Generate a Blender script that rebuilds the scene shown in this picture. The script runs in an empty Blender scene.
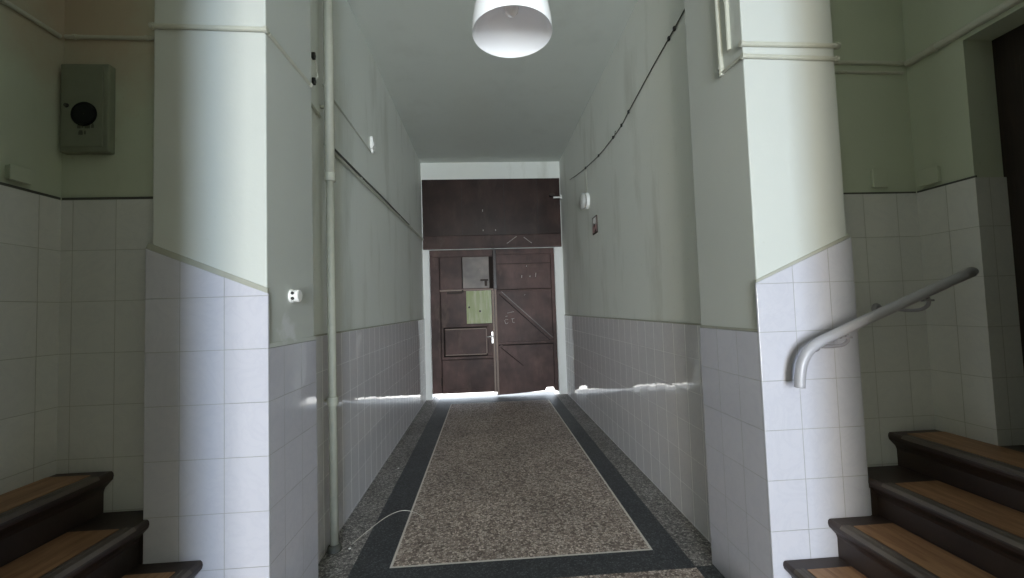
import bpy, bmesh, math, random
from mathutils import Vector, Matrix
random.seed(7)
S = bpy.context.scene
COL = S.collection
PI = math.pi

# ------------------------------------------------------------------ camera
FPX, PITCH, YAW, ROLL, EYE = 417.47, 0.0467, 0.0626, 0.0323, 1.6708
cd = bpy.data.cameras.new('camera')
cam = bpy.data.objects.new('camera', cd)
COL.objects.link(cam)
cd.sensor_fit = 'HORIZONTAL'; cd.sensor_width = 36; cd.lens = 36*FPX/1024; cd.clip_start = .02
fwd = Vector((math.sin(YAW)*math.cos(PITCH), math.cos(YAW)*math.cos(PITCH), math.sin(PITCH)))
rgt = Vector((math.cos(YAW), -math.sin(YAW), 0))
up = rgt.cross(fwd)
r2 = rgt*math.cos(ROLL) - up*math.sin(ROLL)
u2 = rgt*math.sin(ROLL) + up*math.cos(ROLL)
M = Matrix((r2, u2, -fwd)).transposed().to_4x4()
M.translation = (0, 0, EYE)
cam.matrix_world = M
S.camera = cam

# ------------------------------------------------------------------ world, lights, exposure
w = bpy.data.worlds.new('sky'); S.world = w; w.use_nodes = True
bg = w.node_tree.nodes['Background']
bg.inputs[0].default_value = (.80, .90, 1, 1); bg.inputs[1].default_value = 4.0
S.view_settings.view_transform = 'Standard'; S.view_settings.look = 'None'
S.view_settings.gamma = 1; S.view_settings.use_curve_mapping = False
S.view_settings.exposure = 0.22
S.cycles.use_denoising = True
S.cycles.max_bounces = 14; S.cycles.diffuse_bounces = 10; S.cycles.glossy_bounces = 5
S.cycles.sample_clamp_indirect = 6
S.cycles.caustics_reflective = False; S.cycles.caustics_refractive = False

def area_light(name, loc, sx, sy, power, color, rot):
    l = bpy.data.lights.new(name, 'AREA'); l.shape = 'RECTANGLE'; l.size = sx; l.size_y = sy
    l.energy = power; l.color = color
    o = bpy.data.objects.new(name, l); COL.objects.link(o); o.location = loc; o.rotation_euler = rot
    return o
# daylight of the courtyard coming through the open rear end of the passage
DAY_Y = -4.7
area_light('daylight_courtyard_sky', (.55, DAY_Y, 1.6), .75, 2.9, 250, (.68, .83, 1), (PI/2, 0, 0))
area_light('daylight_courtyard_facade', (-.20, DAY_Y, 1.6), .75, 2.9, 205, (1, .96, .86), (PI/2, 0, 0))
# street sun beyond the gate
sl = bpy.data.lights.new('sun', 'SUN'); sl.energy = 9; sl.angle = .01; sl.color = (1, .97, .92)
so = bpy.data.objects.new('sun', sl); COL.objects.link(so)
so.rotation_euler = Vector((.25, -.62, -.9)).to_track_quat('-Z', 'Y').to_euler()

# ------------------------------------------------------------------ key planes (metres, floor z = 0, camera above the origin)
XWL, XWR = -1.1765, 1.5032         # passage walls (tile face)
XL, XR = -1.0342, 1.3944           # inner faces of the two piers
YL, YR = 2.0509, 2.0722            # pier fronts
YLb, YRb = 2.606, 2.674            # pier backs
YSL, YSR = 2.15, 2.20              # landing back walls
XLL, XRR = -2.06, 2.46             # landing side walls
YD, ZC, YN = 8.03, 4.536, .90      # gate wall, ceiling, near side of the stair recess
TOP = 1.52                         # top of the passage tiling
TT = .011                          # tile thickness
REAR = -4.5

# ------------------------------------------------------------------ node helpers / materials
def nodes(name, rough=.5, spec=.5, metal=0):
    m = bpy.data.materials.new(name); m.use_nodes = True
    nt = m.node_tree; b = nt.nodes['Principled BSDF']
    b.inputs['Roughness'].default_value = rough; b.inputs['Metallic'].default_value = metal
    b.inputs['Specular IOR Level'].default_value = spec
    return m, nt, b
def N(nt, t, **k):
    n = nt.nodes.new(t)
    for a, v in k.items(): setattr(n, a, v)
    return n
def math_(nt, op, a, b=None, c=None):
    n = N(nt, 'ShaderNodeMath', operation=op)
    for i, v in enumerate((a, b, c)):
        if v is None: continue
        if isinstance(v, (int, float)): n.inputs[i].default_value = v
        else: nt.links.new(v, n.inputs[i])
    return n.outputs[0]
def mixc(nt, f, a, b, mode='MIX'):
    n = N(nt, 'ShaderNodeMix', data_type='RGBA', blend_type=mode)
    for i, v in ((0, f), (6, a), (7, b)):
        if isinstance(v, (int, float)): n.inputs[i].default_value = v
        elif isinstance(v, tuple): n.inputs[i].default_value = (*v, 1)[:4]
        else: nt.links.new(v, n.inputs[i])
    return n.outputs[2]
def noise(nt, vec, scale, detail=4, rough=.55):
    n = N(nt, 'ShaderNodeTexNoise'); n.inputs['Scale'].default_value = scale
    n.inputs['Detail'].default_value = detail; n.inputs['Roughness'].default_value = rough
    nt.links.new(vec, n.inputs['Vector']); return n
def ramp(nt, f, stops):
    n = N(nt, 'ShaderNodeValToRGB'); e = n.color_ramp.elements
    while len(e) < len(stops): e.new(.5)
    for el, (p, c) in zip(e, stops):
        el.position = p; el.color = (*c, 1) if isinstance(c, tuple) else (c, c, c, 1)
    nt.links.new(f, n.inputs[0]); return n.outputs[0]
def bump(nt, b, h, strength=.3, dist=.01):
    n = N(nt, 'ShaderNodeBump'); n.inputs['Strength'].default_value = strength
    n.inputs['Distance'].default_value = dist
    nt.links.new(h, n.inputs['Height']); nt.links.new(n.outputs[0], b.inputs['Normal']); return n
def pos(nt): return N(nt, 'ShaderNodeNewGeometry').outputs['Position']

def plaster(name, ca, cb, dirt=(.30, .29, .24), dirt_amt=.35, rough=.6, stain=None):
    m, nt, b = nodes(name, rough, .3)
    p = pos(nt)
    n1 = noise(nt, p, 1.3, 5); n2 = noise(nt, p, 14, 6, .7)
    c = mixc(nt, n1.outputs[0], ca, cb)
    mp = N(nt, 'ShaderNodeMapping'); mp.inputs['Scale'].default_value = (1, 1, .22)
    nt.links.new(p, mp.inputs[0])
    st = ramp(nt, noise(nt, mp.outputs[0], 2.6, 6, .65).outputs[0], [(.52, 0.), (.78, 1.)])
    c = mixc(nt, math_(nt, 'MULTIPLY', st, dirt_amt), c, dirt)
    sp = ramp(nt, noise(nt, p, 34, 3, .5).outputs[0], [(.70, 0.), (.74, 1.)])
    c = mixc(nt, math_(nt, 'MULTIPLY', sp, .25), c, dirt)
    if stain:
        (sx, sy, sz), rad, sc = stain
        v = N(nt, 'ShaderNodeVectorMath', operation='DISTANCE'); nt.links.new(p, v.inputs[0])
        v.inputs[1].default_value = (sx, sy, sz)
        d = math_(nt, 'ADD', v.outputs['Value'], math_(nt, 'MULTIPLY', math_(nt, 'SUBTRACT', noise(nt, p, 7, 4).outputs[0], .5), .5))
        c = mixc(nt, math_(nt, 'MULTIPLY', ramp(nt, math_(nt, 'DIVIDE', d, rad), [(.3, 1.), (1., 0.)]), .6), c, sc)
    nt.links.new(c, b.inputs['Base Color'])
    h = math_(nt, 'ADD', math_(nt, 'MULTIPLY', n2.outputs[0], .4), n1.outputs[0])
    bump(nt, b, h, .25, .012)
    return m

def tile_mat(name, x0, y0, z0, base=(.545, .54, .60), grout=(.33, .33, .33), rough=.06, tw=.2, gw=.10, vj=1.0):
    """glazed 20 x 25 cm wall tiles laid in a straight grid"""
    m, nt, b = nodes(name, rough, .5)
    g = N(nt, 'ShaderNodeNewGeometry')
    sx = N(nt, 'ShaderNodeSeparateXYZ'); nt.links.new(g.outputs['Position'], sx.inputs[0])
    nx = N(nt, 'ShaderNodeSeparateXYZ'); nt.links.new(g.outputs['True Normal'], nx.inputs[0])
    side = math_(nt, 'GREATER_THAN', math_(nt, 'ABSOLUTE', nx.outputs[0]), .5)
    ux = math_(nt, 'DIVIDE', math_(nt, 'SUBTRACT', sx.outputs[0], x0), tw)
    uy = math_(nt, 'DIVIDE', math_(nt, 'SUBTRACT', sx.outputs[1], y0), tw)
    u = math_(nt, 'ADD', math_(nt, 'MULTIPLY', ux, math_(nt, 'SUBTRACT', 1, side)), math_(nt, 'MULTIPLY', uy, side))
    v = math_(nt, 'DIVIDE', math_(nt, 'SUBTRACT', sx.outputs[2], z0), .25)
    fu, fv = math_(nt, 'FRACT', u), math_(nt, 'FRACT', v)
    iu, iv = math_(nt, 'FLOOR', u), math_(nt, 'FLOOR', v)
    def edge(f, size):
        d = math_(nt, 'MULTIPLY', math_(nt, 'MINIMUM', f, math_(nt, 'SUBTRACT', 1, f)), size)
        return d
    d = math_(nt, 'MINIMUM', edge(fu, tw/vj), edge(fv, .25*vj**.8))
    gm = ramp(nt, math_(nt, 'MULTIPLY', d, 100), [(gw, 1.), (gw+.09, 0.)])
    cv = N(nt, 'ShaderNodeCombineXYZ')
    nt.links.new(iu, cv.inputs[0]); nt.links.new(iv, cv.inputs[1]); nt.links.new(side, cv.inputs[2])
    wn = N(nt, 'ShaderNodeTexWhiteNoise'); nt.links.new(cv.outputs[0], wn.inputs['Vector'])
    wc = N(nt, 'ShaderNodeSeparateColor'); nt.links.new(wn.outputs['Color'], wc.inputs[0])
    # soft marbled veining
    n1 = noise(nt, g.outputs['Position'], 6, 6, .65); n1.inputs['Distortion'].default_value = 1.6
    vein = ramp(nt, n1.outputs[0], [(.44, 0.), (.5, 1.), (.56, 0.)])
    c = mixc(nt, math_(nt, 'MULTIPLY', wc.outputs[0], .22), base, (base[0]*.86, base[1]*.86, base[2]*.88))
    c = mixc(nt, math_(nt, 'MULTIPLY', vein, .22), c, (base[0]*.80, base[1]*.81, base[2]*.86))
    c = mixc(nt, gm, c, grout)
    nt.links.new(c, b.inputs['Base Color'])
    rr = math_(nt, 'ADD', rough, math_(nt, 'MULTIPLY', gm, .6)); nt.links.new(rr, b.inputs['Roughness'])
    # each tile sits at its own slight tilt, face faintly wavy
    tu = math_(nt, 'MULTIPLY', math_(nt, 'SUBTRACT', wc.outputs[1], .5), math_(nt, 'MULTIPLY', fu, tw*.016))
    tv = math_(nt, 'MULTIPLY', math_(nt, 'SUBTRACT', wc.outputs[2], .5), math_(nt, 'MULTIPLY', fv, .25*.010))
    wav = math_(nt, 'MULTIPLY', noise(nt, g.outputs['Position'], 5, 2).outputs[0], .0016)
    h = math_(nt, 'SUBTRACT', math_(nt, 'ADD', math_(nt, 'ADD', tu, tv), wav), math_(nt, 'MULTIPLY', gm, .0006))
    bump(nt, b, h, 1.0, 1.0)
    return m

def flat(name, c, rough=.5, spec=.5, metal=0, var=.12, scale=18, bmp=.1):
    m, nt, b = nodes(name, rough, spec, metal)
    n = noise(nt, pos(nt), scale, 5, .6)
    cc = mixc(nt, n.outputs[0], tuple(x*(1-var) for x in c), tuple(min(1, x*(1+var)) for x in c))
    nt.links.new(cc, b.inputs['Base Color']); bump(nt, b, n.outputs[0], bmp, .004)
    return m

def terrazzo(name, cols, scale, rough=.32, dirt=.3):
    m, nt, b = nodes(name, rough, .5)
    p = pos(nt)
    v = N(nt, 'ShaderNodeTexVoronoi'); v.inputs['Scale'].default_value = scale; nt.links.new(p, v.inputs['Vector'])
    sc = N(nt, 'ShaderNodeSeparateColor'); nt.links.new(v.outputs['Color'], sc.inputs[0])
    k = len(cols); c = ramp(nt, sc.outputs[0], [(i/(k-1), cc) for i, cc in enumerate(cols)])
    v2 = N(nt, 'ShaderNodeTexVoronoi', feature='DISTANCE_TO_EDGE'); v2.inputs['Scale'].default_value = scale
    nt.links.new(p, v2.inputs['Vector'])
    c = mixc(nt, ramp(nt, v2.outputs['Distance'], [(.02, .7), (.14, 0.)]), c, tuple(x*.45 for x in cols[0]))
    n = noise(nt, p, 1.6, 6, .65)
    c = mixc(nt, math_(nt, 'MULTIPLY', ramp(nt, n.outputs[0], [(.42, 0.), (.72, 1.)]), dirt), c, (.035, .03, .027))
    nt.links.new(c, b.inputs['Base Color'])
    nt.links.new(math_(nt, 'ADD', rough, math_(nt, 'MULTIPLY', n.outputs[0], .2)), b.inputs['Roughness'])
    return m

def worn_paint(name, c, under, rough=.42, amt=.5, spec=.5):
    m, nt, b = nodes(name, rough, spec)
    p = pos(nt)
    mp = N(nt, 'ShaderNodeMapping'); mp.inputs['Scale'].default_value = (1, 1, .35); nt.links.new(p, mp.inputs[0])
    n1 = noise(nt, mp.outputs[0], 3.2, 7, .68); n2 = noise(nt, p, 30, 4, .6)
    n0 = noise(nt, p, 1.7, 3, .6)
    cc = mixc(nt, ramp(nt, n0.outputs[0], [(.32, 0.), (.68, 1.)]), tuple(x*.55 for x in c), tuple(x*1.5 for x in c))
    cc = mixc(nt, ramp(nt, n1.outputs[0], [(.35, .45), (.5, 0.)]), cc, tuple(x*.5 for x in c))
    cc = mixc(nt, math_(nt, 'MULTIPLY', ramp(nt, n1.outputs[0], [(.55, 0.), (.8, 1.)]), amt), cc, under)
    cc = mixc(nt, math_(nt, 'MULTIPLY', ramp(nt, n2.outputs[0], [(.71, 0.), (.75, 1.)]), .5), cc, tuple(min(1, x*2.2) for x in under))
    nt.links.new(cc, b.inputs['Base Color'])
    nt.links.new(math_(nt, 'ADD', rough-.1, math_(nt, 'MULTIPLY', n1.outputs[0], .25)), b.inputs['Roughness'])
    bump(nt, b, math_(nt, 'ADD', n1.outputs[0], math_(nt, 'MULTIPLY', n2.outputs[0], .3)), .3, .008)
    return m

def wood_mat(name, a, c, axis_scale=(1, 1, 1), rough=.5):
    m, nt, b = nodes(name, rough, .4)
    mp = N(nt, 'ShaderNodeMapping'); mp.inputs['Scale'].default_value = axis_scale; nt.links.new(pos(nt), mp.inputs[0])
    n = noise(nt, mp.outputs[0], 9, 7, .6); n.inputs['Distortion'].default_value = .6
    cc = mixc(nt, ramp(nt, n.outputs[0], [(.3, 0.), (.7, 1.)]), a, c)
    nt.links.new(cc, b.inputs['Base Color']); bump(nt, b, n.outputs[0], .1, .003)
    return m

GREEN_A, GREEN_B = (.76, .785, .745), (.82, .835, .80)
P_WALL = plaster('green_paint', GREEN_A, GREEN_B, (.38, .38, .30), .5)  # passage copy of the wall paint, lightened to lift the dim corridor
P_ALC = plaster('green_paint_landing_dimmed', (.44, .48, .38), (.50, .54, .43), (.30, .30, .20), .3,
                stain=((-1.92, 2.15, 3.22), .55, (.42, .27, .19)))  # landing copy of the wall paint, low light put into the darker tone
P_PIER = plaster('green_paint_pier_dimmed', (.52, .54, .51), (.565, .58, .55), (.45, .46, .40), .15, stain=((XL-.011, 2.255, 1.60), .10, (.74, .74, .78)))  # pier copy of the wall paint, darkened to offset the direct daylight
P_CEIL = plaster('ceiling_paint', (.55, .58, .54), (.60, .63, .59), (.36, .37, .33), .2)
P_NEAR = worn_paint('unseen_wall_dark_tone', (.33, .325, .255), (.385, .375, .30), .6, .4, .2)  # tone of unseen walls, kept dark to limit bounce onto the landings
P_WHITE = plaster('white_reveal_paint', (.86, .87, .85), (.92, .92, .90), (.55, .52, .46), .35)
P_MORTAR = flat('mortar_bead', (.36, .36, .31), .8, .2)
T_LEFT = tile_mat('tile_pier_left', -1.0342, 2.0509 + .155, 1.7696)  # both pier tiles: passage tile darkened to offset the direct daylight
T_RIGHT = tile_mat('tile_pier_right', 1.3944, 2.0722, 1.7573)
T_WL = tile_mat('tile_passage_left', 0, .07, .02, base=(.745, .73, .765), grout=(.97, .97, .97), rough=.03, gw=.17, vj=1.7)  # same tile lightened for the dim passage, edge glints put into near-white joints
T_WR = tile_mat('tile_passage_right', 0, .11, .012, base=(.755, .74, .775), grout=(.97, .97, .97), rough=.03, gw=.17, vj=1.7)  # lightened like the left side, glints painted as pale joints
T_AL = tile_mat('tile_landing_left', -1.805, .05, .021, base=(.62, .62, .60), grout=(.36, .36, .32))
T_AR = tile_mat('tile_landing_right', 2.136, .05, .005, base=(.62, .62, .60), grout=(.36, .36, .32))
FLOOR_MID = terrazzo('terrazzo_beige', [(.14, .10, .088), (.31, .24, .205), (.50, .405, .35), (.76, .655, .58), (.37, .295, .25)], 58, .46, .35)
FLOOR_GREY = terrazzo('terrazzo_grey', [(.09, .085, .085), (.22, .205, .20), (.36, .335, .32), (.54, .51, .48)], 75, .42, .5)
FLOOR_DARK = terrazzo('terrazzo_black', [(.028, .030, .034), (.045, .049, .056), (.065, .07, .08), (.12, .125, .135)], 95, .38, .15)
FLOOR_LINE = flat('terrazzo_line', (.66, .62, .57), .5)
GROUND = flat('street_concrete', (.62, .60, .57), .8)
BROWN = worn_paint('brown_gate_paint', (.098, .056, .050), (.21, .15, .125), .46, .8, .25)
BROWN_DK = worn_paint('dark_gate_paint', (.030, .015, .012), (.09, .06, .048), .30, .5, .3)
BEAM = worn_paint('beam_paint', (.062, .034, .029), (.14, .10, .085), .42, .7, .25)
BROWN_GREY = worn_paint('faded_gate_paint', (.20, .165, .148), (.34, .31, .28), .42, .5)
STAIR_DK = worn_paint('stair_paint', (.032, .020, .016), (.075, .052, .040), .45, .4)
NOSE = worn_paint('worn_nosing', (.085, .068, .055), (.20, .165, .13), .5, .6)
MATWOOD = wood_mat('wood_pattern_mat', (.20, .095, .045), (.42, .24, .125), (3.2, .45, 1), .5)
DOORWOOD = wood_mat('dark_door_wood', (.012, .008, .006), (.03, .018, .013), (8, 8, .6), .4)
METAL_CAB = flat('cabinet_grey_paint', (.19, .205, .15), .5)
GLASS_DK = flat('dark_glass', (.004, .005, .006), .2, .25, var=0, bmp=0)
BLACK = flat('black_plastic', (.012, .012, .012), .5, var=.05, bmp=0)
WHITE_PL = flat('white_plastic', (.86, .86, .84), .35, var=.03, bmp=.02)
CONDUIT = flat('painted_conduit', (.50, .50, .43), .5)
PIPE = flat('pipe_paint', (.40, .395, .325), .55, var=.18)
CABLE_DK = flat('grey_cable', (.07, .07, .06), .6)
RAIL = flat('painted_rail', (.40, .39, .42), .42, .5, .1, .05)
BRACKET = flat('bracket_paint', (.27, .26, .28), .45, .5, .1, .05)
STEEL = flat('steel', (.55, .54, .52), .3, .5, .9, .08)
RUST = flat('rusty_iron', (.05, .035, .03), .6, .4, .3)
CHALK = flat('chalk', (.60, .55, .52), .9)
DUST = flat('dusty_edge_paint', (.36, .28, .245), .7, .3)
GAP = flat('shadow_joint', (.022, .015, .013), .8, .2)
SIGN_LT = flat('sign_face', (.55, .50, .49), .4, var=.05)
SIGN_RED = flat('sign_rose', (.45, .27, .27), .4, var=.05)
m_, nt_, b_ = nodes('opal_shade', .18, .5)
b_.inputs['Base Color'].default_value = (.90, .90, .93, 1)
b_.inputs['Subsurface Weight'].default_value = .25; b_.inputs['Subsurface Radius'].default_value = (.02, .02, .02)
OPAL = m_
m_, nt_, b_ = nodes('bulb_glass', .25, .5); b_.inputs['Base Color'].default_value = (.93, .90, .90, 1); BULB = m_
# wired-in green pane that daylight shines through
m_ = bpy.data.materials.new('green_pane'); m_.use_nodes = True; nt_ = m_.node_tree
b_ = nt_.nodes['Principled BSDF']; b_.inputs['Roughness'].default_value = .3
tr_ = N(nt_, 'ShaderNodeBsdfTranslucent'); mx_ = N(nt_, 'ShaderNodeMixShader'); mx_.inputs[0].default_value = .65
mp_ = N(nt_, 'ShaderNodeMapping'); mp_.inputs['Scale'].default_value = (1, 1, .18); nt_.links.new(pos(nt_), mp_.inputs[0])
nn_ = noise(nt_, mp_.outputs[0], 16, 5, .6)
cc_ = mixc(nt_, ramp(nt_, nn_.outputs[0], [(.45, 0.), (.68, 1.)]), (.66, .74, .34), (.90, .92, .66))
nt_.links.new(cc_, b_.inputs['Base Color']); nt_.links.new(cc_, tr_.inputs[0])
nt_.links.new(b_.outputs[0], mx_.inputs[1]); nt_.links.new(tr_.outputs[0], mx_.inputs[2])
nt_.links.new(mx_.outputs[0], nt_.nodes['Material Output'].inputs[0])
PANE = m_

# ------------------------------------------------------------------ mesh helpers
def link(name, bm, mat, parent=None, smooth=False, bevel=0, seg=2):
    me = bpy.data.meshes.new(name); bmesh.ops.recalc_face_normals(bm, faces=bm.faces)
    bm.to_mesh(me); bm.free()
    for mm in (mat if isinstance(mat, (list, tuple)) else [mat]): me.materials.append(mm)
    o = bpy.data.objects.new(name, me); COL.objects.link(o)
    if parent is not None:
        o.parent = parent
        o.matrix_parent_inverse = Matrix.Translation(-Vector(wloc(parent)))
    if smooth:
        for p in me.polygons: p.use_smooth = True
    if bevel:
        b = o.modifiers.new('bevel', 'BEVEL'); b.width = bevel; b.segments = seg; b.limit_method = 'ANGLE'
        b.angle_limit = math.radians(40)
    return o
def wloc(o):
    # parts are modelled in world coordinates: only the Empty at a thing's base carries an offset
    return Vector(o.location) if o.type == 'EMPTY' else Vector((0, 0, 0))
def abox(bm, x0, x1, y0, y1, z0, z1, mi=0):
    v = [bm.verts.new((x, y, z)) for x in (x0, x1) for y in (y0, y1) for z in (z0, z1)]
    for f in ((0, 1, 3, 2), (4, 6, 7, 5), (0, 4, 5, 1), (2, 3, 7, 6), (0, 2, 6, 4), (1, 5, 7, 3)):
        bm.faces.new([v[i] for i in f]).material_index = mi
def boxes(*bs):
    bm = bmesh.new()
    for b in bs: abox(bm, *b)
    return bm
def prism(pts, axis, a, b, bm=None):
    """polygon pts extruded along axis from a to b; pts in the other two axes (kept in xyz order)"""
    bm = bm or bmesh.new()
    def mk(p, t):
        q = list(p); q.insert(axis, t); return bm.verts.new(q)
    A = [mk(p, a) for p in pts]; B = [mk(p, b) for p in pts]
    bm.faces.new(A); bm.faces.new(B[::-1]); n = len(pts)
    for i in range(n): bm.faces.new((A[i], A[(i+1) % n], B[(i+1) % n], B[i]))
    return bm
def catmull(pts, k=6):
    P = [Vector(p) for p in pts]; out = []
    for i in range(len(P)-1):
        p0, p1, p2, p3 = P[max(i-1, 0)], P[i], P[i+1], P[min(i+2, len(P)-1)]
        for j in range(k):
            t = j/k
            out.append(.5*((2*p1)+(p2-p0)*t+(2*p0-5*p1+4*p2-p3)*t*t+(3*p1-p0-3*p2+p3)*t**3))
    out.append(P[-1]); return out
def tube(pts, r, n=10, bm=None, caps=True):
    bm = bm or bmesh.new(); P = [Vector(p) for p in pts]
    t = (P[1]-P[0]).normalized(); a = t.orthogonal().normalized(); prev = None; first = None
    for i, p in enumerate(P):
        if i == 0: d = P[1]-P[0]
        elif i == len(P)-1: d = P[-1]-P[-2]
        else: d = (P[i+1]-P[i]).normalized()+(P[i]-P[i-1]).normalized()
        d.normalize(); a = (a-d*a.dot(d)).normalized(); b = d.cross(a)
        rr = r[i] if isinstance(r, (list, tuple)) else r
        ring = [bm.verts.new(p+(a*math.cos(2*PI*k/n)+b*math.sin(2*PI*k/n))*rr) for k in range(n)]
        if prev:
            for k in range(n): bm.faces.new((prev[k], prev[(k+1) % n], ring[(k+1) % n], ring[k]))
        else: first = ring
        prev = ring
    if caps: bm.faces.new(first[::-1]); bm.faces.new(prev)
    return bm
def lathe(profile, n=40, axis='Z', origin=(0, 0, 0), bm=None, close=False):
    bm = bm or bmesh.new(); o = Vector(origin); rings = []
    for r, h in profile:
        ring = []
        for k in range(n):
            c, s = math.cos(2*PI*k/n)*r, math.sin(2*PI*k/n)*r
            v = {'Z': (c, s, h), 'X': (h, c, s), 'Y': (c, h, s)}[axis]
            ring.append(bm.verts.new(o+Vector(v)))
        rings.append(ring)
    for A, B in zip(rings, rings[1:]):
        for k in range(n): bm.faces.new((A[k], A[(k+1) % n], B[(k+1) % n], B[k]))
    if close: bm.faces.new(rings[0][::-1]); bm.faces.new(rings[-1])
    return bm
def tag(o, label, cat, group=None):
    o['label'] = label; o['category'] = cat
    if group: o['group'] = group
    return o
def empty(name, loc, label=None, cat=None, group=None, kind=None):
    o = bpy.data.objects.new(name, None); COL.objects.link(o); o.location = loc; o.empty_display_size = .1
    if label: tag(o, label, cat, group)
    if kind: o['kind'] = kind
    return o
def struct(name, bm, mat, parent=None, bevel=0, **k):
    o = link(name, bm, mat, parent, bevel=bevel, **k)
    if parent is None: o['kind'] = 'structure'
    return o

# ------------------------------------------------------------------ floor
def floor_mesh():
    bm = bmesh.new()
    xs = [XWL-.06, -.93, -.683, -.667, 1.066, 1.082, 1.275, XWR+.06]
    ys = [REAR, 2.642, 2.655, 2.86, 2.876, 7.60, 7.612, 8.36]
    for i in range(len(xs)-1):
        for j in range(len(ys)-1):
            xc, yc = i, j
            if j == 0: mi = 0 if 1 <= i <= 5 else 2                    # beige terrazzo before the passage
            elif j == 1: mi = 2
            elif j in (2,): mi = 2 if 1 <= i <= 5 else 1
            else:
                if i in (0, 6): mi = 1
                elif i in (1, 5): mi = 2
                elif i in (2, 4): mi = 3 if j <= 5 else 2
                else: mi = {3: 3, 4: 0, 5: 3}.get(j, 2)
            f = bm.faces.new([bm.verts.new((x, y, 0)) for x, y in ((xs[i], ys[j]), (xs[i+1], ys[j]), (xs[i+1], ys[j+1]), (xs[i], ys[j+1]))])
            f.material_index = mi
    bmesh.ops.remove_doubles(bm, verts=bm.verts, dist=1e-5)
    return bm
struct('floor', floor_mesh(), [FLOOR_MID, FLOOR_GREY, FLOOR_DARK, FLOOR_LINE])
struct('ground', boxes((-9, 9, 8.36, 26, -.2, -.004)), GROUND)

# ------------------------------------------------------------------ ceiling and walls
struct('ceiling', boxes((-2.5, 3.1, REAR, 8.4, ZC, ZC+.15)), P_CEIL)
# passage side walls: plaster above, tile wainscot below
struct('wall_left', boxes((XWL-.35, XWL-TT, YLb-.02, 8.4, 0, ZC)), P_WALL)
struct('wall_right', boxes((XWR+TT, XWR+.35, YRb-.02, 8.4, 0, ZC)), P_WALL)
struct('trim_1', boxes((XWL-TT-.002, XWL, YLb, YD, .001, TOP)), T_WL)
struct('trim_2', boxes((XWR, XWR+TT+.002, YRb, YD, .001, TOP-.012)), T_WR)
struct('trim_3', boxes((XWL-TT-.001, XWL-.001, YLb, YD, TOP, TOP+.012)), P_MORTAR)
struct('trim_4', boxes((XWR+.001, XWR+TT+.001, YRb, YD, TOP-.012, TOP)), P_MORTAR)
# piers
pw = .5566
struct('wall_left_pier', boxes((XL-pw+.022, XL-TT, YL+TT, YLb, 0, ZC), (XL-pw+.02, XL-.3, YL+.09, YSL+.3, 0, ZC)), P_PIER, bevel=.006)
zL0, zL1 = 2.008, 1.780          # sloping top of the tile cladding follows the stairs
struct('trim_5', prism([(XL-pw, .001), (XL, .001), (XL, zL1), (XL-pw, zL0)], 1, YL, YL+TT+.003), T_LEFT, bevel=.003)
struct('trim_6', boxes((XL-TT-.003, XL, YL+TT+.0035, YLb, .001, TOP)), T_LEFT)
struct('trim_7', prism([(XL-pw, zL0+.001), (XL-.004, zL1+.001), (XL-.004, zL1+.026), (XL-pw+.012, zL0+.026)], 1, YL+.002, YL+TT+.003), P_MORTAR)
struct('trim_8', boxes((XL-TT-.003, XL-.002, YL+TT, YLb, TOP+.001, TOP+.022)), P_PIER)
pw2 = .5373
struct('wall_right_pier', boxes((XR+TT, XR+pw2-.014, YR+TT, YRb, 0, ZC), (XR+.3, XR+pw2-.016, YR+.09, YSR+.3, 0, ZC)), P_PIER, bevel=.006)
zR0, zR1 = 1.762, 1.990
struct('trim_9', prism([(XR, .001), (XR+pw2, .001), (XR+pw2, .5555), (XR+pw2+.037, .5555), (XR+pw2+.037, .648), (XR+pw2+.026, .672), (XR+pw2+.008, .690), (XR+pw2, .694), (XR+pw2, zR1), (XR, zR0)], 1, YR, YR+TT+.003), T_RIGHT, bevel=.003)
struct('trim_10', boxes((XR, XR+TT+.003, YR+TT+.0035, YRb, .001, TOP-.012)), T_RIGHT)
struct('trim_11', prism([(XR+.004, zR0+.001), (XR+pw2, zR1+.001), (XR+pw2-.008, zR1+.016), (XR+.004, zR0+.016)], 1, YR+.004, YR+TT+.003), P_MORTAR)
struct('trim_12', boxes((XR+.003, XR+TT+.003, YR+TT, YRb, TOP-.011, TOP+.002)), P_MORTAR)
# landing recesses behind the piers' outer edges
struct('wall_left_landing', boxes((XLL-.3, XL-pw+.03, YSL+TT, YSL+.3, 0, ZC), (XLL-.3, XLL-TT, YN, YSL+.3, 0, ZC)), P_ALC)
struct('trim_13', boxes((XLL, XL-pw+.03, YSL, YSL+TT+.002, .001, 2.271)), T_AL)
struct('trim_14', boxes((XLL-TT-.002, XLL, YN, YSL, .001, 2.271)), T_AL)
struct('trim_15', boxes((XLL, XL-pw+.02, YSL+.003, YSL+TT+.001, 2.2715, 2.284), (XLL-TT, XLL-.003, YN, YSL, 2.2715, 2.284)), CABLE_DK)
JY, JZ = 1.915, 2.965               # doorway in the right landing wall
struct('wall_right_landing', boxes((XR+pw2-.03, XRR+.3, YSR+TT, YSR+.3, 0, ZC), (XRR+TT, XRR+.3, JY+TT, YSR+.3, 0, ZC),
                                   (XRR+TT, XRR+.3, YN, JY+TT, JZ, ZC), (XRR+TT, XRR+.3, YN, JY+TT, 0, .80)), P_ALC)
struct('trim_16', boxes((XR+pw2-.03, XRR, YSR, YSR+TT+.002, .001, 2.251)), T_AR)
struct('trim_17', boxes((XRR, XRR+TT+.002, JY, YSR, .001, 2.251), (XRR+TT+.002, XRR+.17, JY, JY+TT+.002, .80, 2.251)), T_AR)
struct('trim_18', boxes((XR+pw2-.02, XRR, YSR+.003, YSR+TT+.001, 2.2515, 2.262), (XRR+.003, XRR+TT, JY, YSR, 2.2515, 2.262)), CABLE_DK)
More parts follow.
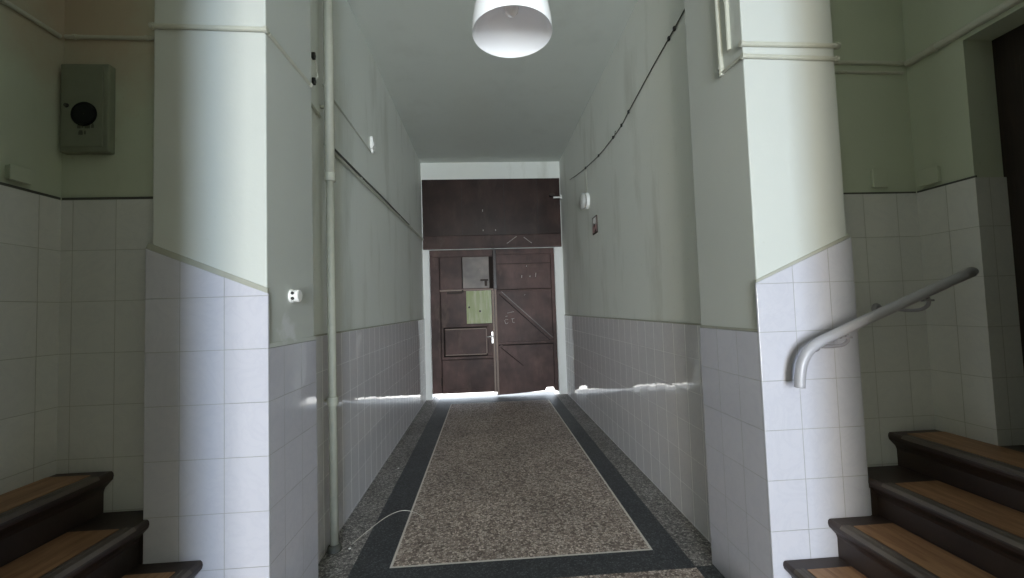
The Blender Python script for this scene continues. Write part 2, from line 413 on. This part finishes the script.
# unseen walls beside and behind the viewpoint, corners placed to shade piers and landings
struct('wall_left_near', boxes((XLL-.3, -1.04, YN-.15, YN, 0, ZC), (-1.34, -1.04, REAR, YN-.15, 0, ZC)), P_NEAR)
struct('wall_right_near', boxes((1.50, XRR+.65, YN-.15, YN, 0, ZC), (1.50, 1.80, REAR, YN-.15, 0, ZC)), P_NEAR)
struct('wall_front', boxes((-1.34, -.60, REAR-.2, REAR, 0, ZC), (.95, 1.77, REAR-.2, REAR, 0, ZC), (-.60, .95, REAR-.2, REAR, 3.1, ZC)), P_WALL)
# gate wall around the opening
GX0, GX1, GZ = -1.067, 1.352, 2.843
struct('wall_back', boxes((XWL-.02, GX0, YD, YD+.33, 0, ZC), (GX1, XWR+.02, YD, YD+.33, 0, ZC)), P_WHITE)
struct('wall_back_lintel', boxes((GX0, GX1, YD, YD+.33, GZ-.01, ZC), (XWL-.02, GX0-.0005, YD-.003, YD-.0005, 4.0, ZC), (GX1+.0005, XWR+.02, YD-.003, YD-.0005, 4.0, ZC)), P_WALL)
struct('trim_19', boxes((GX1+.004, XWR, YD-.012, YD, .001, 1.58), (XWL, GX0-.0, YD-.012, YD, .001, 1.55)), P_WHITE)

# ------------------------------------------------------------------ the two flights of steps
def stairs(s, tips, zs, yfar, yback, xback, xwall, label):
    root = empty('staircase', (s*tips[0]+s*.3 if s > 0 else -abs(tips[0])-.3, 1.45, 0), label, 'stairs')
    n = len(tips); y0 = YN+.002
    for i in range(n):
        t, z = abs(tips[i]), zs[i]; zb = zs[i-1] if i else .001
        nxt = abs(tips[i+1])+.10 if i+1 < n else abs(xwall)-.002
        prof = [(t+.010, z), (t+.002, z-.008), (t, z-.022), (t+.004, z-.038), (t+.02, z-.055), (t+.038, z-.075), (t+.045, z-.095),
                (t+.045, zb+.0005), (nxt, zb+.0005), (nxt, z)]
        yf = yfar if t < abs(xback) else yback-.001
        bm = prism([(s*x, zz) for x, zz in prof], 1, y0, yf-.001)
        if yf == yfar and nxt > abs(xback)+.01:
            abox(bm, *sorted((s*(abs(xback)+.004), s*nxt)), yfar-.001, yback-.001, zb+.0005, z)
        st = link('step', bm, STAIR_DK, root)
        link('nosing', prism([(s*x, zz) for x, zz in ((t-.003, z-.012), (t+.008, z+.003), (t+.024, z+.004), (t+.027, z+.0015), (t+.034, z+.0015),
             (t+.037, z+.004), (t+.052, z+.004), (t+.055, z+.0005), (t+.012, z-.004), (t+.001, z-.014))], 1, y0+.02, yf-.075), NOSE, st)
        last = i == n-1
        xe = (abs(tips[i+1])+.035) if not last else abs(xwall)-.006
        ye = yf-.085 if not last else yf-.05
        link('tread_mat', boxes((*sorted((s*(t+.062), s*xe)), y0+.03, ye, z+.0003, z+.0035)), MATWOOD, st)
    return root
stairs(-1, [.855, 1.090, 1.327, 1.561, 1.799], [.19, .38, .568, .765, .957], YL, YSL, XL-pw, XLL,
       'dark brown painted steps climbing beside the pillar nearest the grey meter cabinet')
stairs(1, [1.21, 1.446, 1.696, 1.927, 2.179], [.18, .364, .554, .745, .927], YR, YSR, XR+pw2, XRR,
       'dark brown painted steps with wood pattern mats beneath the curved handrail')
struct('trim_20', boxes((XRR, XRR+.165, YN, JY-.001, .80, .927)), STAIR_DK)

# dark door set deep in the doorway above the right-hand steps
d2 = empty('door_2', (XRR+.17, 1.4, .93), 'dark brown panelled door in the doorway above the steps with the handrail', 'door', kind='structure')
link('door_leaf', boxes((XRR+.17, XRR+.215, YN, JY+.08, .80, 3.0)), DOORWOOD, d2)
for z0, z1 in ((1.05, 1.75), (1.87, 2.82)):
    for y0, y1 in ((1.0, 1.36), (1.46, 1.82)):
        link('door_panel', boxes((XRR+.158, XRR+.172, y0, y1, z0, z1)), DOORWOOD, d2, bevel=.008)

# unseen matching door of the opposite landing, added dark to cut bounce there
d3 = empty('door_3', (XLL, 1.4, .96), 'unseen dark brown panelled door on the landing with the meter cabinet', 'door', kind='structure')
link('door_leaf', boxes((XLL-TT+.001, XLL+.030, YN+.005, 1.80, .96, 2.98)), DOORWOOD, d3)
for z0, z1 in ((1.08, 1.78), (1.90, 2.84)):
    for y0, y1 in ((.98, 1.33), (1.40, 1.74)):
        link('door_panel', boxes((XLL+.030, XLL+.042, y0, y1, z0, z1)), DOORWOOD, d3, bevel=.008)

# ------------------------------------------------------------------ the gate: door_1
d1 = empty('door_1', (.15, YD, 0), 'big worn brown double gate with a wicket door at the end of the passage', 'gate', kind='structure')
def gp(name, mat, *bs, parent=d1, bevel=.004): return link(name, boxes(*bs), mat, parent, bevel=bevel)
F = YD-.010                        # face of the fixed header boards
gp('header_panel', BROWN_DK, (XWL+.004, XWR-.002, F-.008, YD-.001, 3.10, 4.20))
for sx in (-.42, .40, 1.05):
    gp('header_board_joint', BLACK, (sx, sx+.006, F-.0095, F-.008, 3.11, 4.19), bevel=0)
hb = gp('header_beam', BEAM, (XWL+.006, XWR-.01, F-.045, YD-.001, GZ, 3.095), bevel=.008)
gp('beam_ledge', BROWN, (XWL+.02, XWR-.03, F-.058, F-.045, GZ+.0, GZ+.022), parent=hb)
# left leaf: outer stile, top panels, wicket door
LY0, LY1 = YD+.03, YD+.08
MX = .157
lf = gp('gate_leaf', BROWN, (GX0+.006, -.875, LY0, LY1, .10, GZ-.012), (-.875, MX-.01, LY0, LY1, 2.055, GZ-.012))
lf['label'] = 'gate leaf that holds the wicket door'
gp('top_rail', BROWN, (GX0+.01, MX-.012, LY0-.022, LY0, 2.70, GZ-.014), parent=lf)
gp('stile', BROWN, (GX0+.008, -.885, LY0-.016, LY0, .105, 2.698), parent=lf)
gp('sheet_panel', BROWN, (-.86, -.455, LY0-.006, LY0, 2.09, 2.69), parent=lf)
fp = gp('sheet_panel', BROWN_GREY, (-.438, .07, LY0-.010, LY0, 2.085, 2.69), parent=lf); fp['label'] = 'faded grey brown sheet'
gp('lock_rail', DUST, (-.88, MX-.012, LY0-.03, LY0-.002, 2.035, 2.066), parent=lf)
gp('sheet_joint', GAP, (-.457, -.438, LY0-.007, LY0, 2.085, 2.69), (-.885, -.872, LY0-.010, LY0, 2.07, 2.69), (.07, MX-.012, LY0-.006, LY0, 2.07, 2.69), parent=lf, bevel=0)
gp('hasp', RUST, (-.10, .05, LY0-.028, LY0-.011, 2.22, 2.255), (-.02, .03, LY0-.035, LY0-.012, 2.12, 2.24), parent=lf)
# wicket door
wk = gp('wicket_door', BROWN, (-.868, .148, LY0+.006, LY1-.004, .095, 2.03))
wk['label'] = 'small pass door cut into the gate leaf'
gp('wicket_stile', BROWN, (.02, .146, LY0-.012, LY0+.006, .80, 1.395), parent=wk)
gp('wicket_rail', BROWN, (-.862, .01, LY0-.014, LY0+.006, 1.345, 1.395), (-.862, .146, LY0-.014, LY0+.006, .735, .785), (-.862, .146, LY0-.010, LY0+.006, .10, .16), parent=wk)
gp('wicket_panel', BROWN, (-.80, -.02, LY0-.004, LY0+.006, .83, 1.30), parent=wk, bevel=.003)
gp('wicket_panel', BROWN, (-.82, .11, LY0-.001, LY0+.006, .19, .71), parent=wk, bevel=.003)
gp('panel_joint', GAP, (-.82, .0, LY0-.0025, LY0+.002, .785, .83), (-.82, .0, LY0-.0025, LY0+.002, 1.318, 1.345), (-.83, -.80, LY0-.0025, LY0+.002, .79, 1.34), (-.862, .146, LY0-.0155, LY0+.002, .725, .736), parent=wk, bevel=0)
gp('panel_moulding', DUST, (-.80, -.02, LY0-.012, LY0-.004, 1.300, 1.318), (-.80, -.02, LY0-.012, LY0-.004, .812, .83), (-.022, -.006, LY0-.012, LY0-.004, .83, 1.30), parent=wk, bevel=.002)
pn = gp('pane', PANE, (-.381, .100, LY0-.008, LY0-.002, 1.405, 2.034), parent=wk, bevel=0); pn['label'] = 'pale yellow green pane'
bm = bmesh.new()
for x, z in ((-.33, 1.72), (-.125, 1.64)): lathe([(.0, -.004), (.016, -.003), (.018, 0)], 12, 'Y', (x, LY0-.009, z), bm)
link('pane_rivet', bm, RUST, wk)
gp('closing_strip', DUST, (.112, .150, LY0-.024, LY0-.004, .10, 2.03), parent=wk)
gp('gap_backing_strip', BROWN_DK, (-.915, -.83, LY1+.001, LY1+.02, .10, 2.10), (-.915, MX+.05, LY1+.001, LY1+.02, 2.0, 2.10), parent=lf)  # added behind the wicket gaps to stop street light leaking through
gp('gap_backing_strip', BROWN_DK, (MX-.05, MX+.06, LY1+.021, LY1+.04, .075, GZ-.012), parent=lf)  # added light stop behind the meeting gap
gp('wicket_joint', GAP, (-.880, -.868, LY0-.001, LY0+.03, .10, 2.03), (-.868, .11, LY0-.002, LY0+.02, 2.030, 2.046), parent=lf, bevel=0)
h = gp('handle_plate', STEEL, (.085, .125, LY0-.018, LY0-.012, 1.02, 1.24), parent=wk)
bm = tube([(.105, LY0-.018, 1.15), (.105, LY0-.062, 1.15)], .010, 8)
tube(catmull([(.105, LY0-.06, 1.15), (.06, LY0-.064, 1.152), (-.01, LY0-.058, 1.146)]), [.010]*13, 8, bm)
link('handle', bm, STEEL, wk, smooth=True)
gp('door_closer', RUST, (-.74, -.45, LY0-.075, LY0-.03, 1.985, 2.03), (-.46, -.43, LY0-.06, LY0-.03, 2.0, 2.055), parent=wk)
for z in (.33, 1.60): link('hinge', tube([(-.878, LY0-.02, z-.075), (-.878, LY0-.02, z+.075)], .016, 8), RUST, wk)
# right leaf: slanting lower edge with a worn hole at its outer corner
pts = [(MX+.012, .028), (.55, .045), (1.00, .073), (1.085, .078)]
for k in range(9):
    a = PI-PI*k/8; pts.append((1.178+.088*math.cos(a), .085+.078*max(0, math.sin(a))))
pts += [(1.275, .076), (1.346, .055), (1.346, GZ-.012), (MX+.012, GZ-.012)]
rf = link('gate_leaf', prism(pts, 1, LY0, LY1), BROWN, d1)
rf['label'] = 'gate leaf with diagonal braces'
gp('meeting_stile', BROWN_DK, (MX-.006, MX+.055, LY0-.034, LY0-.002, 2.06, GZ-.014), parent=rf)
gp('meeting_strip', DUST, (MX+.006, MX+.045, LY0-.026, LY0-.002, .04, 2.06), parent=rf)
gp('top_rail', BROWN, (MX+.06, 1.340, LY0-.022, LY0, 2.72, GZ-.014), parent=rf)
gp('hanging_stile', BROWN, (1.275, 1.343, LY0-.012, LY0, .17, 2.718), parent=rf)
gp('rail', BROWN, (MX+.06, 1.272, LY0-.016, LY0, 2.005, 2.035), parent=rf)
gp('rail', BROWN, (MX+.06, 1.272, LY0-.020, LY0, .985, 1.035), parent=rf)
gp('sheet_panel', BROWN, (MX+.07, 1.26, LY0-.005, LY0, 2.06, 2.54), parent=rf, bevel=.002)
gp('sheet_panel', BROWN, (MX+.07, 1.26, LY0-.004, LY0, .14, .96), parent=rf, bevel=.002)
def brace(x0, z0, x1, z1, wd, nm, mt, d=.012):
    v = Vector((x1-x0, z1-z0)); nn = Vector((-v.y, v.x)).normalized()*wd/2
    return link(nm, prism([(x0+nn.x, z0+nn.y), (x1+nn.x, z1+nn.y), (x1-nn.x, z1-nn.y), (x0-nn.x, z0-nn.y)], 1, LY0-d, LY0-.0005), mt, rf)
brace(.25, 2.00, 1.25, 1.05, .050, 'brace', BROWN)
brace(.25, .975, .70, .59, .045, 'brace', BROWN)
brace(.25, 1.955, 1.225, 1.03, .016, 'brace_edge', GAP, .004)
brace(.28, 2.02, 1.27, 1.085, .012, 'brace_edge', BROWN_GREY, .0135)
brace(.25, .935, .68, .565, .014, 'brace_edge', GAP, .004)
gp('rail_joint', GAP, (MX+.06, 1.272, LY0-.017, LY0, 2.035, 2.047), (MX+.06, 1.272, LY0-.008, LY0, .965, .985), (MX+.06, 1.272, LY0-.007, LY0, 2.535, 2.545), (1.268, 1.275, LY0-.013, LY0, .17, 2.71), parent=rf, bevel=0)
# chalk scribbles and scratches on the gate
def scribble(strokes, y, mt, parent, r=.006):
    bm = bmesh.new()
    for st in strokes: tube([(x, y, z) for x, z in st], r, 5, bm)
    return link('chalk_mark', bm, mt, parent)
scribble([[(.40, 1.585), (.46, 1.60), (.53, 1.61)], [(.36, 1.52), (.40, 1.53)]], LY0-.004, CHALK, rf, .004)
scribble([[(.36, 1.40), (.34, 1.44), (.37, 1.47), (.41, 1.46)], [(.41, 1.40), (.38, 1.38), (.35, 1.39)], [(.47, 1.47), (.53, 1.48)], [(.50, 1.48), (.49, 1.41), (.53, 1.40)]], LY0-.004, CHALK, rf, .004)
scribble([[(.70, 2.26), (.705, 2.31)], [(.97, 2.27), (.98, 2.35)], [(.86, 2.27), (.865, 2.30)], [(.80, 2.47), (.805, 2.50)], [(.74, 1.92), (.755, 1.935)]], LY0-.006, CHALK, rf, .005)
scribble([[(.44, 2.93), (.62, 3.06)], [(.76, 3.04), (.90, 2.93)], [(.43, 2.93), (.45, 2.935)], [(.90, 2.92), (.91, 2.94)]], F-.046, CHALK, hb, .004)
scribble([[(-.02, 3.56), (-.018, 3.60)], [(-.02, 3.18), (-.018, 3.21)], [(.22, 3.18), (.222, 3.21)]], F-.010, CHALK, d1, .006)
# header bolt where the two leaves meet
gp('top_bolt', RUST, (.13, .18, F-.075, F-.045, GZ-.01, GZ+.10), parent=hb)

# ------------------------------------------------------------------ things on the walls
def on_axis(name, loc, label, cat, group=None): return empty(name, loc, label, cat, group)

# pendant lamp
LX, LYc, LZ = .136, 1.622, 2.772
lp = empty('pendant_lamp', (LX, LYc, ZC), 'white bell shaped pendant lamp hanging from the ceiling', 'lamp')
outer = [(.160, 0), (.1605, .012), (.158, .05), (.150, .10), (.134, .15), (.108, .195), (.072, .228), (.040, .242), (.030, .262)]
inner = [(.026, .258), (.036, .236), (.068, .222), (.104, .189), (.130, .146), (.146, .098), (.1545, .05), (.157, .012), (.160, 0)]
link('lamp_shade', lathe(outer+[(.026, .262)]+inner, 64, 'Z', (LX, LYc, LZ)), OPAL, lp, smooth=True)
link('socket', lathe([(.002, .16), (.022, .16), (.022, .25), (.024, .30), (.012, .33), (.002, .335)], 24, 'Z', (LX, LYc, LZ)), WHITE_PL, lp, smooth=True)
link('bulb', lathe([(.001, .075), (.014, .078), (.026, .090), (.030, .108), (.026, .128), (.016, .150), (.014, .165)], 28, 'Z', (LX, LYc, LZ)), BULB, lp, smooth=True)
link('cord', tube([(LX, LYc, LZ+.33), (LX, LYc, ZC-.03)], .004, 8), WHITE_PL, lp)
link('ceiling_cap', lathe([(.001, -.06), (.012, -.058), (.045, -.015), (.05, 0)], 28, 'Z', (LX, LYc, ZC)), WHITE_PL, lp, smooth=True)

# meter cabinet on the left landing wall
mc = empty('meter_cabinet', (-1.905, YSL, 2.5), 'grey metal meter cabinet with a round dark window', 'cabinet')
link('cabinet_body', boxes((-2.045, -1.820, 2.118, YSL+TT-.001, 2.498, 2.940)), METAL_CAB, mc, bevel=.006)
dr = link('cabinet_door', boxes((-2.030, -1.842, 2.112, 2.119, 2.522, 2.926)), METAL_CAB, mc, bevel=.003)
link('meter_window', lathe([(.001, -.004), (.050, -.004), (.055, -.007), (.060, -.004), (.060, .002)], 32, 'Y', (-1.926, 2.112, 2.683)), GLASS_DK, dr)
link('lock', lathe([(.001, -.008), (.009, -.007), (.011, 0)], 16, 'Y', (-2.007, 2.112, 2.727)), BLACK, dr)
bm = bmesh.new()
for x0, x1, z in ((-1.944, -1.928, 2.612), (-1.924, -1.916, 2.615), (-1.910, -1.886, 2.612), (-1.880, -1.868, 2.614), (-1.938, -1.918, 2.580), (-1.912, -1.905, 2.582)):
    abox(bm, x0-.012, x1-.012, 2.1105, 2.1122, z, z+.016)
    abox(bm, x0-.009, x1-.014, 2.1105, 2.1122, z+.010, z+.022)
link('lettering', bm, flat('faded_ink', (.075, .08, .06), .7), dr)

# surface conduits at conduit height round the left landing and pier
ZK = 3.085
CG = 'painted conduits running along the walls'
def conduit(label, pts, r, mat=CONDUIT, clips=(), clipmat=CONDUIT, name='conduit', clip_off=(0, 0, 0)):
    a = Vector(pts[0]); b = Vector(pts[-1])
    root = empty(name, pts[0], label, 'conduit' if name == 'conduit' else 'cable', CG if name == 'conduit' else None)
    link('tube' if name == 'conduit' else 'wire', tube(pts, r, 10), mat, root, smooth=False)
    for t in clips:
        c = a.lerp(b, t)
        d = (b-a).normalized()*.008
        link('clip', tube([c-d, c+d], r*1.35, 8), clipmat, root)
    return root
conduit('thin conduit along the green wall above and left of the meter cabinet', [(XLL-TT+.010, YN+.01, ZK-.01), (XLL-TT+.010, 2.13, ZK)], .011, clips=(.3, .8))
conduit('short conduit just above the meter cabinet', [(XLL+.004, YSL+TT-.008, ZK+.012), (-1.60, YSL+TT-.008, ZK+.008)], .010, clips=(.1, .85))
conduit('white conduit across the front of the pillar beside the meter cabinet', [(XL-pw+.022-.01, YL+.002, ZK+.004), (XL+.004, YL+.002, ZK-.010)], .012, clips=(.02, .985))
conduit('conduit along the passage side of the pillar above the white socket', [(XL-.006, YL+.03, ZK-.012), (XL-.006, YLb-.01, ZK)], .010, clips=(.97,))
conduit('conduit on the passage wall between the pillar and the tall drain pipe', [(XWL-TT+.010, YLb+.03, 3.17), (XWL-TT+.010, 3.08, 3.12)], .011, clips=(.9,))
conduit('thin cable running along the passage wall to the small white switch', [(XWL-TT+.006, 3.15, 3.40), (XWL-TT+.006, 4.46, 3.385)], .007, clips=(.5,))
rt = conduit('long dark cable channel along the passage wall below the small white switch', [(XWL-TT+.0205, 3.15, 2.945), (XWL-TT+.0205, 4.3, 2.955), (XWL-TT+.0205, 5.6, 2.985), (XWL-TT+.0205, 8.0, 3.035)], .014, clips=(.18, .55, .75))
link('loose_cable', tube(catmull([(XWL-TT+.028, 3.15, 2.968), (XWL-TT+.030, 4.0, 2.978), (XWL-TT+.030, 4.8, 2.997), (XWL-TT+.030, 5.6, 3.006), (XWL-TT+.028, 6.5, 3.02)]), .009, 6), CABLE_DK, rt)

# right pier conduits
conduit('longer of two upright conduits on the passage side of the handrail pillar', [(XR+.004, 2.30, ZC), (XR+.004, 2.275, 2.975)], .014, clips=(.62, .97))
conduit('shorter of two upright conduits on the passage side of the handrail pillar', [(XR+.004, 2.195, ZC), (XR+.004, 2.192, 3.075)], .013, clips=(.8,))
conduit('upper one of the two conduits across the front of the pillar by the handrail', [(XR-.004, YR+.003, 3.036), (XR+pw2+.004, YR+.003, 3.030)], .013, clips=(.005, .99))
conduit('lower one of the two conduits across the front of the pillar by the handrail', [(XR-.002, YR+.003, 2.970), (XR+pw2-.004, YR+.003, 2.957)], .012, clips=(.01, .985))
conduit('upper thin conduit on the landing wall between the pillar and the doorway wall', [(XR+pw2+.0, YSR+.003, 3.016), (XRR-.02, YSR+.003, 3.012)], .011, clips=(.03, .96))
conduit('lower thin conduit on the landing wall between the pillar and the doorway wall', [(XR+pw2+.0, YSR+.004, 2.962), (XRR-.02, YSR+.004, 2.955)], .008, clips=(.97,))
conduit('thick pale conduit on the green wall above the dark doorway', [(XRR-.002, YSR-.005, 3.005), (XRR-.002, YN+.01, 3.004)], .020, clips=(.12,))
conduit('elbow of conduit stubs between the upright and crossing conduits on the pillar', [(XR+.004, 2.275, 2.99), (XR+.004, YR+.02, 2.975)], .009)

# tall pipe near the left pier
tp = empty('drain_pipe', (-1.122, 3.11, 0), 'tall pale painted drain pipe standing against the passage wall', 'pipe')
link('pipe_length', tube([(-1.122, 3.11, .0), (-1.122, 3.11, 2.66)], .029, 16), PIPE, tp, smooth=True)
link('pipe_length', tube([(-1.122, 3.11, 2.66), (-1.122, 3.11, ZC)], .035, 16), PIPE, tp, smooth=True)
for z in (1.05, 3.21): link('pipe_bracket', boxes((XWL-TT, -1.15, 3.10, 3.12, z-.01, z+.01)), PIPE, tp)
for z in (1.05, 2.68): link('coupling', tube([(-1.122, 3.11, z-.03), (-1.122, 3.11, z+.03)], .0385, 16), PIPE, tp)
link('foot_collar', lathe([(.036, 0), (.05, .004), (.045, .035), (.031, .05)], 16, 'Z', (-1.122, 3.11, 0)), CABLE_DK, tp)

# junction boxes
def jbox(label, axis, c, sx, sz, d, sgn=1):
    root = empty('junction_box', c, label, 'junction box', None)
    x, y, z = c
    if axis == 'Y':
        b = (x-sx/2, x+sx/2, y-d, y, z-sz/2, z+sz/2); l = (x-sx/2-.004, x+sx/2+.004, y-d-.008, y-d, z-sz/2-.004, z+sz/2+.004)
    else:
        x0, x1 = sorted((x, x+sgn*d)); b = (x0, x1, y-sx/2, y+sx/2, z-sz/2, z+sz/2)
        x0, x1 = sorted((x+sgn*d, x+sgn*(d+.008))); l = (x0, x1, y-sx/2-.004, y+sx/2+.004, z-sz/2-.004, z+sz/2+.004)
    link('box', boxes(b), P_ALC, root, bevel=.004)
    link('cover', boxes(l), P_ALC, root, bevel=.003)
jbox('small painted junction box on the green wall at the far left above the tiles', 'X', (XLL-TT+.001, 1.955, 2.335), .08, .06, .022, 1)
jbox('small painted junction box on the landing wall between pillar and corner', 'Y', (2.24, YSR+TT-.001, 2.34), .08, .10, .012)
jbox('larger painted junction box near the corner beside the dark doorway', 'X', (XRR+TT-.001, 2.122, 2.325), .095, .085, .02, -1)

# white socket on left pier
ws = empty('wall_socket', (XL, 2.31, 1.776), 'small white surface mounted socket on the pillar above the tiles', 'socket')
link('base_plate', lathe([(.001, 0), (.037, 0), (.037, .012), (.001, .012)], 28, 'X', (XL-TT+.0005, 2.31, 1.776)), WHITE_PL, ws, smooth=False, bevel=.002)
link('socket_body', lathe([(.030, .0), (.033, .014), (.034, .030), (.029, .036), (.001, .036)], 28, 'X', (XL-TT+.012, 2.31, 1.776)), WHITE_PL, ws, smooth=False, bevel=.002)
for dz in (-.014, .014):
    link('pin_hole', lathe([(.001, .0), (.0085, .0), (.0085, .003), (.001, .003)], 12, 'Y', (XL+.012, 2.2755-.003, 1.776+dz)), BLACK, ws)

# small white switch on left passage wall
sw = empty('wall_switch', (XWL, 4.51, 3.49), 'small white switch high on the passage wall at the end of a thin cable', 'switch')
link('switch_box', boxes((XWL-TT, XWL+.02, 4.455, 4.565, 3.43, 3.555)), WHITE_PL, sw, bevel=.006)
link('rocker', boxes((XWL+.02, XWL+.028, 4.475, 4.545, 3.46, 3.50)), WHITE_PL, sw, bevel=.003)
link('cable_entry', boxes((XWL-TT, XWL+.012, 4.49, 4.53, 3.39, 3.43)), WHITE_PL, sw, bevel=.003)

# white wire between two black clips, behind the left pier's edge
cl = empty('wire_loop', (XWL, 2.96, 3.42), 'short loop of white wire between two black clips near the drain pipe', 'wire')
link('wire', tube(catmull([(XWL-TT+.012, 2.97, 3.50), (XWL+.006, 3.005, 3.47), (XWL-.002, 3.03, 3.43), (XWL+.008, 3.025, 3.39), (XWL-TT+.012, 2.98, 3.34)]), .006, 6), WHITE_PL, cl)
for z in (3.515, 3.33): link('clip', prism([(2.955, z-.022), (2.980, z-.028), (2.992, z+.004), (2.978, z+.030), (2.958, z+.020)], 0, XWL-TT+.0003, XWL+.012), BLACK, cl, bevel=.004)

# sagging black cable on right passage wall
cb = empty('cable', (XWR, 4.6, 3.6), 'thin black cable sagging along the passage wall above the framed sign', 'cable')
cp = [(2.70, 3.835), (3.02, 3.783), (3.42, 3.735), (3.80, 3.68), (4.09, 3.637), (4.32, 3.598), (4.75, 3.592), (5.24, 3.61), (5.94, 3.69), (6.5, 3.77), (7.05, 3.865)]
link('wire', tube(catmull([(XWR+TT-.008, y, z) for y, z in cp], 4), .0055, 6), CABLE_DK, cb)
for y, z in ((3.03, 3.782), (3.13, 3.768), (4.09, 3.638), (4.32, 3.600), (4.62, 3.593), (5.24, 3.612), (5.94, 3.69)):
    link('clip', boxes((XWR+TT-.017, XWR+TT-.0005, y-.012, y+.012, z-.016, z+.016)), BLACK, cb, bevel=.003)
link('loose_end', tube(catmull([(XWR+TT-.010, 4.62, 3.593), (XWR+TT-.02, 4.56, 3.56), (XWR+TT-.03, 4.50, 3.555), (XWR+TT-.03, 4.46, 3.60)]), .004, 5), CABLE_DK, cb)

# round bulkhead fitting and framed sign
bl = empty('bulkhead_lamp', (XWR, 5.90, 3.19), 'round white wall fitting above the framed sign', 'wall lamp')
link('base', lathe([(.001, 0), (.115, 0), (.118, -.02), (.112, -.045), (.001, -.045)], 36, 'X', (XWR+TT-.0005, 5.90, 3.19)), WHITE_PL, bl, bevel=.003)
link('rim_gap', lathe([(.001, 0), (.100, 0), (.100, -.014), (.001, -.014)], 36, 'X', (XWR+TT-.045, 5.90, 3.19)), CABLE_DK, bl)
link('cover', lathe([(.116, 0), (.118, -.025), (.105, -.045), (.07, -.058), (.001, -.062)], 36, 'X', (XWR+TT-.059, 5.90, 3.19)), flat('cover_shade_grey', (.50, .50, .48), .4), bl, smooth=True)  # shading of the cover's turned-away face put into its grey
link('feed_wire', tube([(XWR+TT-.006, 5.92, 3.31), (XWR+TT-.006, 5.925, 3.655)], .004, 6), CONDUIT, bl)

sg = empty('wall_sign', (XWR, 5.555, 2.77), 'small framed sign with a dark rim and a rose lower half on the passage wall', 'sign')
SX = XWR+TT
link('sign_board', boxes((SX-.014, SX-.0005, 5.44, 5.67, 2.65, 2.885)), RUST, sg, bevel=.002)
link('sign_face', boxes((SX-.0165, SX-.014, 5.458, 5.652, 2.765, 2.868)), SIGN_LT, sg)
link('sign_lower_face', boxes((SX-.0165, SX-.014, 5.458, 5.652, 2.668, 2.763)), SIGN_RED, sg)
link('ring', lathe([(.028, 0), (.028, -.003), (.044, -.003), (.044, 0)], 24, 'X', (SX-.0165, 5.55, 2.822)), WHITE_PL, sg)
link('symbol', prism([(5.555, 2.795), (5.590, 2.765), (5.555, 2.735), (5.520, 2.765)], 0, SX-.020, SX-.0165), BLACK, sg)
link('symbol', prism([(5.47, 2.672), (5.55, 2.672), (5.47, 2.71)], 0, SX-.019, SX-.0165), RUST, sg)

# small white camera-like fitting on the gate header
hk = empty('security_light', (1.44, F-.01, 3.82), 'small white fitting on a short arm at the corner of the gate header', 'wall fitting')
link('arm', tube([(XWR+TT-.002, F-.07, 3.80), (1.36, F-.07, 3.80)], .016, 10), WHITE_PL, hk)
link('head', boxes((1.29, 1.39, F-.10, F-.008, 3.82, 3.87)), RUST, hk, bevel=.008)
link('wall_plate', boxes((XWR-.008, XWR+TT, F-.11, F-.03, 3.76, 3.84)), WHITE_PL, hk, bevel=.003)

# ------------------------------------------------------------------ handrail
hr = empty('handrail', (1.53, 1.96, 1.24), 'grey tubular handrail with a curved lower end beside the steps', 'handrail')
rp = catmull([(1.519, 1.975, 1.240), (1.523, 1.972, 1.300), (1.536, 1.969, 1.360), (1.568, 1.966, 1.415), (1.625, 1.962, 1.458), (1.70, 1.957, 1.492), (1.80, 1.948, 1.536)], 6)
rp += [Vector((1.80, 1.948, 1.536)).lerp(Vector((2.365, 1.887, 1.778)), t/8) for t in range(1, 9)]
rt_ = [.0245]*len(rp)
link('rail', tube(rp, rt_, 18), RAIL, hr, smooth=True)
link('end_cap', tube([(2.363, 1.887, 1.777), (2.378, 1.885, 1.783)], [.0250, .018], 18), RAIL, hr)
for path, (fx, fy, fz), (sx_, sy_, sz_) in (
        ([(1.755, 1.952, 1.500), (1.768, 1.957, 1.462), (1.758, 1.985, 1.436), (1.718, 2.03, 1.426), (1.690, YR-.01, 1.425)], (1.688, YR, 1.425), (1.755, 1.952, 1.493)),
        ([(2.150, 1.911, 1.668), (2.160, 1.918, 1.625), (2.150, 1.96, 1.598), (2.155, 2.08, 1.600), (2.165, YSR-.01, 1.606)], (2.166, YSR, 1.606), (2.150, 1.911, 1.662))):
    br = link('bracket', tube(catmull(path), .0088, 10), BRACKET, hr, smooth=True)
    link('wall_flange', lathe([(.001, -.016), (.022, -.014), (.029, -.005), (.029, 0)], 20, 'Y', (fx, fy-.0005, fz)), BRACKET, br, smooth=True)
    link('saddle', boxes((sx_-.03, sx_+.03, sy_-.007, sy_+.007, sz_-.022, sz_-.012)), BRACKET, br, bevel=.002)

# ------------------------------------------------------------------ loose bits on the floor
wr = link('wire_scrap', tube(catmull([(-1.02, 3.18, .004), (-.948, 3.374, .005), (-.86, 3.55, .008), (-.764, 3.632, .010), (-.66, 3.605, .008), (-.556, 3.509, .004)]), .0024, 6), FLOOR_LINE)
tag(wr, 'thin pale curved wire lying across the dark floor band', 'wire')
for (x, y), lab in (((-.99, 4.62), 'tiny white paper scrap on the grey floor strip beside the dark band'), ((-1.02, 3.12), 'tiny pale pebble on the floor at the foot of the drain pipe')):
    bm = bmesh.new(); bmesh.ops.create_icosphere(bm, subdivisions=2, radius=.009)
    for v in bm.verts: v.co = Vector((v.co.x*random.uniform(.9, 1.3)+x, v.co.y*random.uniform(.9, 1.3)+y, v.co.z*.5+.0045))
    tag(link('paper_scrap' if 'paper' in lab else 'pebble', bm, WHITE_PL), lab, 'litter')
